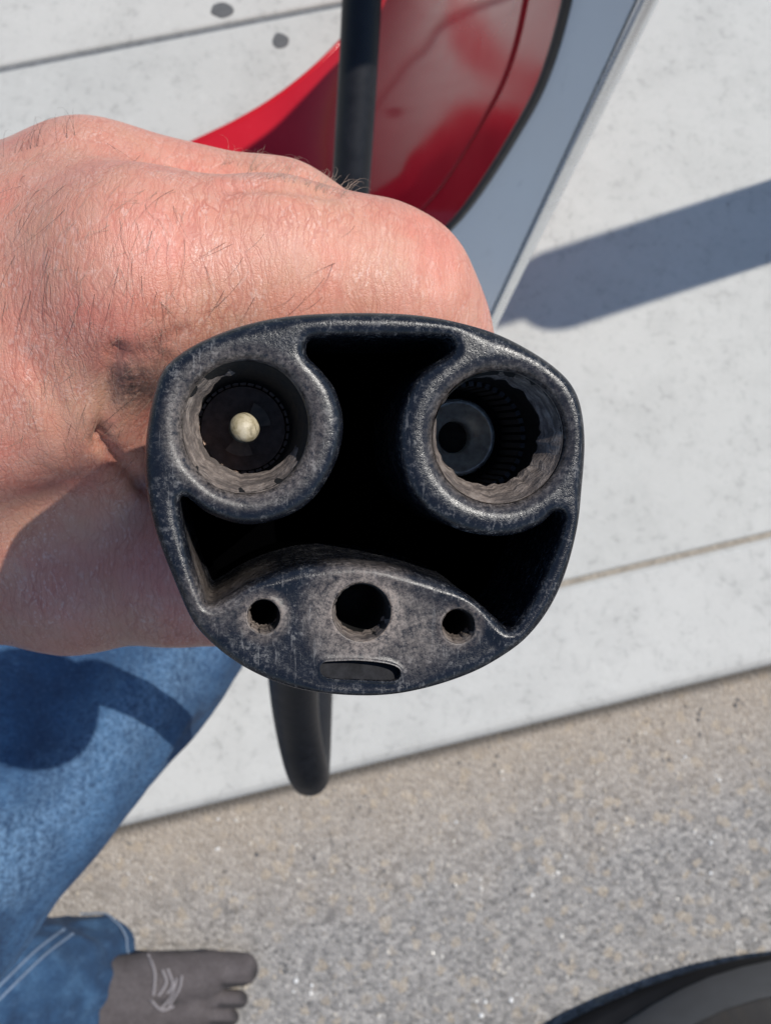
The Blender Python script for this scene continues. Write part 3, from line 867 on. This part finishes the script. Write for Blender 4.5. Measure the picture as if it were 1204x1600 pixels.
web = ch([(120, 560, 168, 10), (150, 660, 177, 7.8), (150, 768, 189, 8.2)], .004)
d = smin(palm, arm, .014)
d = smin(d, index, .006)
d = smin(d, middle, .0035)
d = smin(d, ring, .003); d = smin(d, pinky, .003)
d = smin(d, thumb, .007)
d = smin(d, web, .006)
Vh, Qh = sd_.mesh(d)
# relax the voxel steps a little
def relax(V, Q, it=3):
    E = np.concatenate([Q[:, [0, 1]], Q[:, [1, 2]], Q[:, [2, 3]], Q[:, [3, 0]]])
    n = len(V)
    for _ in range(it):
        S = np.zeros((n, 3)); c = np.zeros(n)
        np.add.at(S, E[:, 0], V[E[:, 1]]); np.add.at(S, E[:, 1], V[E[:, 0]])
        np.add.at(c, E[:, 0], 1); np.add.at(c, E[:, 1], 1)
        V = V * .5 + .5 * S / np.maximum(c, 1)[:, None]
    return V
Vh = relax(Vh, Qh, 3)
# folds and knuckle creases pressed into the side that shows
def pxof(P): return np.stack([PX0 + F * P[:, 0] / -P[:, 2], PY0 - F * P[:, 1] / -P[:, 2]], 1)
def vnormals(V, Q):
    fn = np.cross(V[Q[:, 2]] - V[Q[:, 0]], V[Q[:, 3]] - V[Q[:, 1]]); N = np.zeros_like(V)
    for k in range(4): np.add.at(N, Q[:, k], fn)
    return N / np.maximum(np.linalg.norm(N, axis=1), 1e-12)[:, None]
def press(V, Q, lines):
    q2 = pxof(V); N = vnormals(V, Q)
    if np.mean(np.sum(N * (V - V.mean(0)), 1)) < 0: N = -N
    face = np.clip(np.sum(N * -V, 1) / np.linalg.norm(V, axis=1) * 2, 0, 1)
    for pts_, wpx, dep in lines:
        P = cr(np.array(pts_, float), 40)
        d2 = np.sqrt(((q2[:, None, :] - P[None]) ** 2).sum(-1)).min(1)
        V = V - N * (dep * np.exp(-(d2 / wpx) ** 2) * face)[:, None]
    return V
sel = np.abs(pxof(Vh)[:, 0] - 350) < 520
Vh = press(Vh, Qh, [
    ([(182, 548), (174, 590), (169, 640), (160, 690)], 11, .0013),
    ([(160, 690), (190, 725), (228, 762)], 10, .0018),
    ([(205, 560), (235, 545), (280, 520)], 12, .0004),
    ([(655, 345), (668, 390), (672, 440)], 9, .0006), ([(686, 352), (698, 395), (700, 440)], 9, .0006), ([(672, 348), (684, 395), (688, 440)], 7, .0002),
    ([(40, 560), (90, 640), (110, 720)], 18, .0005), ([(280, 330), (300, 390), (296, 450)], 14, .0004),
    ([(355, 292), (430, 290), (520, 303)], 9, .0008)])
Wh = c2w(Vh)
hand = mobj('hand', Wh, Qh, MSKIN, person)
# make sure the normals point outward
bm = bmesh.new(); bm.from_mesh(hand.data); bmesh.ops.recalc_face_normals(bm, faces=bm.faces); bm.to_mesh(hand.data); bm.free()
hand.data.polygons.foreach_set('use_smooth', [True] * len(hand.data.polygons))
pxv = PX0 + F * Vh[:, 0] / -Vh[:, 2]; pyv = PY0 - F * Vh[:, 1] / -Vh[:, 2]
dirt = np.exp(-(((pxv - 205) / 34) ** 2 + ((pyv - 600) / 44) ** 2)) + .7 * np.exp(-(((pxv - 160) / 26) ** 2 + ((pyv - 668) / 20) ** 2)) + .6 * np.exp(-(((pxv - 255) / 30) ** 2 + ((pyv - 545) / 20) ** 2))
flush = np.exp(-(((pxv - 225) / 75) ** 2 + ((pyv - 360) / 55) ** 2)) + np.exp(-(((pxv - 690) / 45) ** 2 + ((pyv - 400) / 55) ** 2)) + .5 * np.exp(-(((pxv - 90) / 90) ** 2 + ((pyv - 480) / 120) ** 2))
afl = hand.data.attributes.new('flush', 'FLOAT', 'POINT'); afl.data.foreach_set('value', np.clip(flush, 0, 1).astype(np.float32))
ad = hand.data.attributes.new('dirt', 'FLOAT', 'POINT'); ad.data.foreach_set('value', np.clip(dirt, 0, 1).astype(np.float32))

# ---- hairs
bvh = BVHTree.FromPolygons([Vector(v) for v in Wh], [tuple(q) for q in Qh])
def hairs(name, specs, mat, rad):
    parts = []
    for (px, py, dx, dy, L, lift, curl) in specs:
        o_ = Vector(CAM); v_ = Vector(R @ _camdir(px, py)).normalized()
        hit, nrm, _, _ = bvh.ray_cast(o_, v_, 1.0)
        if hit is None: continue
        if nrm.dot(v_) > 0: nrm = -nrm
        t = Vector(R[:, 0] * dx - R[:, 1] * dy); t = (t - nrm * t.dot(nrm)).normalized()
        s = nrm.cross(t)
        P = []
        for k in range(8):
            u = k / 7
            P.append(np.array(hit + t * (L * u) + nrm * (lift * math.sin(u * 2.4) + .00003) + s * (curl * u * u) ))
        rr = rad * np.linspace(1, .25, 8)
        parts.append(tube(P, rr, 4, False))
    if parts:
        V, Fc = merge(parts)
        h = mobj(name, V, Fc, mat, person); h['kind'] = 'stuff'
        return h
sp = []
for _ in range(46):
    px, py = random.uniform(-10, 330), random.uniform(215, 720)
    a = random.gauss(1.72, .22)
    sp.append((px, py, math.cos(a), math.sin(a), random.uniform(.004, .0115), random.uniform(.0001, .0009), random.gauss(.0008, .0022)))
for _ in range(15):
    px, py = random.uniform(330, 640), random.uniform(350, 470)
    a = random.gauss(2.25, .22)
    sp.append((px, py, math.cos(a), math.sin(a), random.uniform(.003, .0065), random.uniform(.0001, .0006), random.gauss(-.0006, .0012)))
for _ in range(16):
    px = random.uniform(0, 120)
    sp.append((px, 233 - px * .3 + 14, random.gauss(.1, .3), -1, random.uniform(.003, .006), random.uniform(.001, .003), random.gauss(0, .001)))
hairs('dark_hair', sp, MHAIRD, .000021)
sp = []
for _ in range(70):
    px = random.uniform(345, 545)
    sp.append((px, 249 + (px - 345) * .27 + random.uniform(2, 12), random.gauss(.9, .4), -1, random.uniform(.002, .0042), random.uniform(.0008, .0025), random.gauss(.0006, .0008)))
for _ in range(200):
    px, py = random.uniform(0, 300), random.uniform(220, 700)
    a = random.gauss(1.8, .5)
    sp.append((px, py, math.cos(a), math.sin(a), random.uniform(.002, .0055), random.uniform(.0001, .0006), random.gauss(0, .0007)))
hairs('fair_hair', sp, MHAIRL, .000020)

# ---- jeans: two legs as one cloth
def leg(path, rads, nr, ns, folds, seed, hem_end):
    P = cr([np.r_[p, r] for p, r in zip(path, rads)], nr)
    path = P[:, :3]; rad = P[:, 3]
    T = np.gradient(path, axis=0); T /= np.linalg.norm(T, axis=1)[:, None]
    nrm = np.cross(T[0], [0.2, 1, .1]); nrm /= np.linalg.norm(nrm)
    V = []
    for i in range(nr):
        nrm = nrm - T[i] * np.dot(nrm, T[i]); nrm /= np.linalg.norm(nrm); b = np.cross(T[i], nrm)
        for k in range(ns):
            a = 2 * math.pi * k / ns
            u = i / nr
            q = Vector((math.cos(a) * 1.5, math.sin(a) * 1.5, u * 6.5 + seed))
            w = folds * (mnoise.noise(q * 1.2) * .8 + .55 * abs(mnoise.noise(Vector((math.cos(a) * .8 + u * 3, math.sin(a) * .8 - u * 2, u * 7 + seed * 2)))) + .25 * mnoise.noise(q * 3.5))
            V.append(path[i] + (rad[i] + w) * (math.cos(a) * nrm + math.sin(a) * b))
    Fc = grid_faces(nr, ns, False, True)
    if hem_end:                                   # turned-in hem
        k0 = len(V); base = (nr - 1) * ns
        c = path[-1]
        for s, back in ((.965, .004), (.95, -.03)):
            for k in range(ns):
                p = np.array(V[base + k]); V.append(c + (p - c) * s + T[-1] * back)
        Fc += [tuple(base + i for i in q) for q in grid_faces(3, ns, False, True)]
    return np.array(V), Fc
left = leg([at(-520, 1560, .44), at(-300, 1385, .52), at(-60, 1185, .60), at(120, 1020, .68), at(215, 930, .745), at(230, 865, .95), at(240, 850, 1.30)],
           [.098, .088, .080, .078, .073, .066, .070], 110, 120, .0105, 2.0, True)
right = leg([at(-1250, 1700, .48), at(-700, 1650, .74), at(-260, 1590, 1.05), at(0, 1560, 1.25), at(126, 1540, 1.405)],
            [.095, .085, .077, .073, .0745], 110, 120, .015, 5.5, True)
V, Fc = merge([left, right])
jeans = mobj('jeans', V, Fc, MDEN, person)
V = np.asarray(V); Vc = (V - CAM) @ R
jx = PX0 + F * Vc[:, 0] / -Vc[:, 2]; jy = PY0 - F * Vc[:, 1] / -Vc[:, 2]
pale_streak = np.exp(-((((jx - 165) + (jy - 1180) * .8) / 70) ** 2)) * .75 * (jy < 1420) + .6 * np.exp(-(((jx - 0) / 60) ** 2 + ((jy - 1330) / 80) ** 2))  # paler streak along the thigh and a paler patch beside it
af = jeans.data.attributes.new('pale_streak', 'FLOAT', 'POINT'); af.data.foreach_set('value', np.clip(pale_streak, 0, 1).astype(np.float32))
jb = BVHTree.FromPolygons([Vector(v) for v in V], Fc)
def on_jeans(px, py, lift=.0012):
    v_ = Vector(R @ _camdir(px, py)).normalized()
    hit, nrm, _, _ = jb.ray_cast(Vector(CAM), v_, 5)
    return None if hit is None else np.array(hit) - np.array(v_) * lift
for off in (0, 14):
    P = [on_jeans(px + off, py + off * .5) for px, py in cr([(-20, 1560), (20, 1520), (60, 1482), (100, 1452)], 24)]
    P = [p for p in P if p is not None]
    if len(P) > 4:
        Vt, Ft = tube(P, .0013, 6); mobj('seam', Vt, Ft, MTHR, jeans)

# ---- toe shoes
def shoe_mesh(dx, dy, z0):
    s = SDF((-.30, -.58, 0), (-.08, -.33, .16), .0016)     # world x,y,height
    def q(px, py, h, r):
        g_ = ground(px, py, -.12); return (g_[0], g_[1], h / 1000, r / 1000)
    return s, q
sx = ground(300, 1550, -.12)
s_ = SDF((sx[0] - .20, sx[1] - .10, -.004), (sx[0] + .12, sx[1] + .085, .13), .0014)
q = lambda px, py, h, r: (*ground(px, py, -.12)[:2], h / 1000, r / 1000)
toe = [s_.chain([q(*p) for p in pts], .004) for pts in (
    [(120, 1535, 48, 34), (240, 1517, 40, 29), (330, 1509, 24, 22), (380, 1508, 19, 18.5)],
    [(120, 1550, 45, 34), (240, 1540, 38, 26), (330, 1554, 18, 11.5), (375, 1557, 12, 10.2)],
    [(120, 1560, 45, 34), (240, 1565, 34, 24), (325, 1580, 17, 11), (362, 1585, 11, 9.4)],
    [(120, 1570, 45, 34), (235, 1585, 30, 22), (315, 1605, 15, 10.5), (348, 1610, 10.5, 9)],
    [(120, 1580, 45, 34), (225, 1600, 26, 22), (300, 1628, 14, 10.5), (330, 1633, 10.5, 9)])]
foot = toe[0]
for t in toe[1:]: foot = smin(foot, t, .0012)
foot = smin(foot, s_.chain([q(60, 1560, 70, 40), q(200, 1552, 50, 34)], .004), .02)
foot = smin(foot, s_.chain([q(200, 1528, 44, 28), q(322, 1524, 24, 21)], .004), .006)
foot = smin(foot, s_.chain([q(190, 1560, 42, 28), q(300, 1570, 22, 20)], .004), .006)
foot = smin(foot, s_.chain([q(180, 1590, 38, 26), q(288, 1606, 18, 17)], .004), .006)
foot = np.maximum(foot, .002 - s_.X[..., 2])
Vs, Qs = s_.mesh(foot); Vs = relax(Vs, Qs, 2); Vs = Vs + [0, 0, -.1195]
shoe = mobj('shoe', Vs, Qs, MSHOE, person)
bm = bmesh.new(); bm.from_mesh(shoe.data); bmesh.ops.recalc_face_normals(bm, faces=bm.faces); bm.to_mesh(shoe.data); bm.free()
shoe.data.polygons.foreach_set('use_smooth', [True] * len(shoe.data.polygons))
Xc = (Vs - CAM) @ R; spx = PX0 + F * Xc[:, 0] / -Xc[:, 2]; spy = PY0 - F * Xc[:, 1] / -Xc[:, 2]
rub_and_shade = np.clip((.013 - (Vs[:, 2] + .1195)) / .005, 0, 1)
for tx, ty, tr in ((400, 1520, 9), (383, 1558, 8), (370, 1586, 8), (356, 1611, 8)):
    rub_and_shade = np.maximum(rub_and_shade, .8 * np.exp(-(((spx - tx) / tr) ** 2 + ((spy - ty) / 13) ** 2)))
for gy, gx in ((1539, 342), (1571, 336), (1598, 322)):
    rub_and_shade = np.maximum(rub_and_shade, .9 * np.exp(-((spy - gy) / 3.2) ** 2) * np.clip((spx - gx) / 8, 0, 1))  # shade in the gaps between the toes, painted into the colour
rub_and_shade = np.maximum(rub_and_shade, .75 * np.exp(-(((spx - 262) / 22) ** 2 + ((spy - 1566) / 6) ** 2)))
ar = shoe.data.attributes.new('rub_and_shade', 'FLOAT', 'POINT'); ar.data.foreach_set('value', rub_and_shade.astype(np.float32))
sb = BVHTree.FromPolygons([Vector(v) for v in Vs], [tuple(f) for f in Qs])
def on_shoe(px, py, lift=.0015):
    v_ = Vector(R @ _camdir(px, py)).normalized()
    hit, nrm, _, _ = sb.ray_cast(Vector(CAM), v_, 5)
    return None if hit is None else np.array(hit) - np.array(v_) * lift
for zig in ([(232, 1492), (242, 1520), (240, 1555)], [(254, 1516), (260, 1535), (248, 1556)], [(262, 1514), (270, 1538), (262, 1552)], [(284, 1524), (280, 1545), (264, 1572)], [(276, 1528), (268, 1556), (252, 1576)], [(236, 1562), (252, 1578), (272, 1572)]):
    P = [on_shoe(*p) for p in cr(zig, 14)]; P = [p for p in P if p is not None]
    if len(P) > 4:
        Vt, Ft = tube(P, .0015, 8); mobj('lace', Vt, Ft, MLACE, shoe)
shoe2 = shoe.copy(); COL.objects.link(shoe2)
d2 = ground(330, 800, 0) - ground(300, 1550, -.12)
shoe2.location = Vector(shoe.location) + Vector(d2)

# ---- shirt on the torso, just outside the frame: it stands between the hand and half the sky
sx_ = SDF((-.66, -.44, .74), (-.22, .16, 1.40), .008)
tor = sx_.chain([(-.42, -.20, .84, .125), (-.42, -.21, 1.02, .12), (-.43, -.22, 1.18, .115)], .03)
tor = smin(tor, sx_.chain([(-.42, -.08, .84, .115), (-.42, -.07, 1.02, .12), (-.43, -.06, 1.18, .115)], .03), .10)
tor = smin(tor, sx_.chain([(-.44, .03, 1.24, .06), (-.44, -.14, 1.30, .06), (-.44, -.31, 1.24, .06)], .03), .06)
Vt, Qt = sx_.mesh(tor)
recalc(mobj('shirt', relax(Vt, Qt, 2), Qt, mat_plain('grey_shirt', (.10, .105, .115), .9, .2, 60, .4, 900, .0006), person))
# ---- hem stitching of the trouser leg
RV = right[0]; ring_c = RV[109 * 120:110 * 120]
hemc = ring_c.mean(0)
Vt, Ft = tube(np.array([hemc + (p - hemc) * 1.004 + (RV[104 * 120:105 * 120].mean(0) - hemc) * .45 for p in ring_c]), .0011, 6, False, True)
mobj('hem_stitch', Vt, Ft, MTHR, jeans)
# ---- loose grit added to the road for its glints: one mass of small stones
Vg, Fg = [], []
for _ in range(1500):
    px, py = random.uniform(-60, 1260), random.uniform(1030, 1660)
    c = ground(px, py, -.12)
    if np.dot(c - K0, KN) > -.02: continue
    r = random.choice((.0009, .0012, .0016, .0022, .0030)) * random.uniform(.8, 1.2)
    k0 = len(Vg); th = random.uniform(0, 6.28)
    for k in range(5):
        a = th + k * 1.2566
        Vg.append(c + np.array([math.cos(a) * r * random.uniform(.75, 1.2), math.sin(a) * r * random.uniform(.75, 1.2), -.0003]))
    for k in range(5):
        a = th + k * 1.2566 + .3
        Vg.append(c + np.array([math.cos(a) * r * .6, math.sin(a) * r * .6, r * random.uniform(.5, 1.0)]))
    for k in range(5):
        k2 = (k + 1) % 5; Fg.append((k0 + k, k0 + k2, k0 + 5 + k2, k0 + 5 + k))
    Fg.append(tuple(k0 + 5 + k for k in range(5)))
mg = NT('grit', .5)
gc = mg.voro(55, 'F1', out='Color'); sg = mg.n.new('ShaderNodeSeparateColor'); mg.lk(gc, sg.inputs[0])
cg = mg.ramp(sg.outputs[0], [(0, (.10, .10, .105)), (.3, (.26, .24, .22)), (.6, (.42, .36, .29)), (.85, (.62, .58, .52)), (1, (.80, .80, .80))])
mg.set(Base_Color=cg, Roughness=mg.ramp(sg.outputs[1], [(0, .15), (.5, .6)]))
gr_ = mobj('grit', Vg, Fg, mg.m, None, False); tag(gr_, 'loose pale and dark grit scattered over the road', 'grit', None, 'stuff')
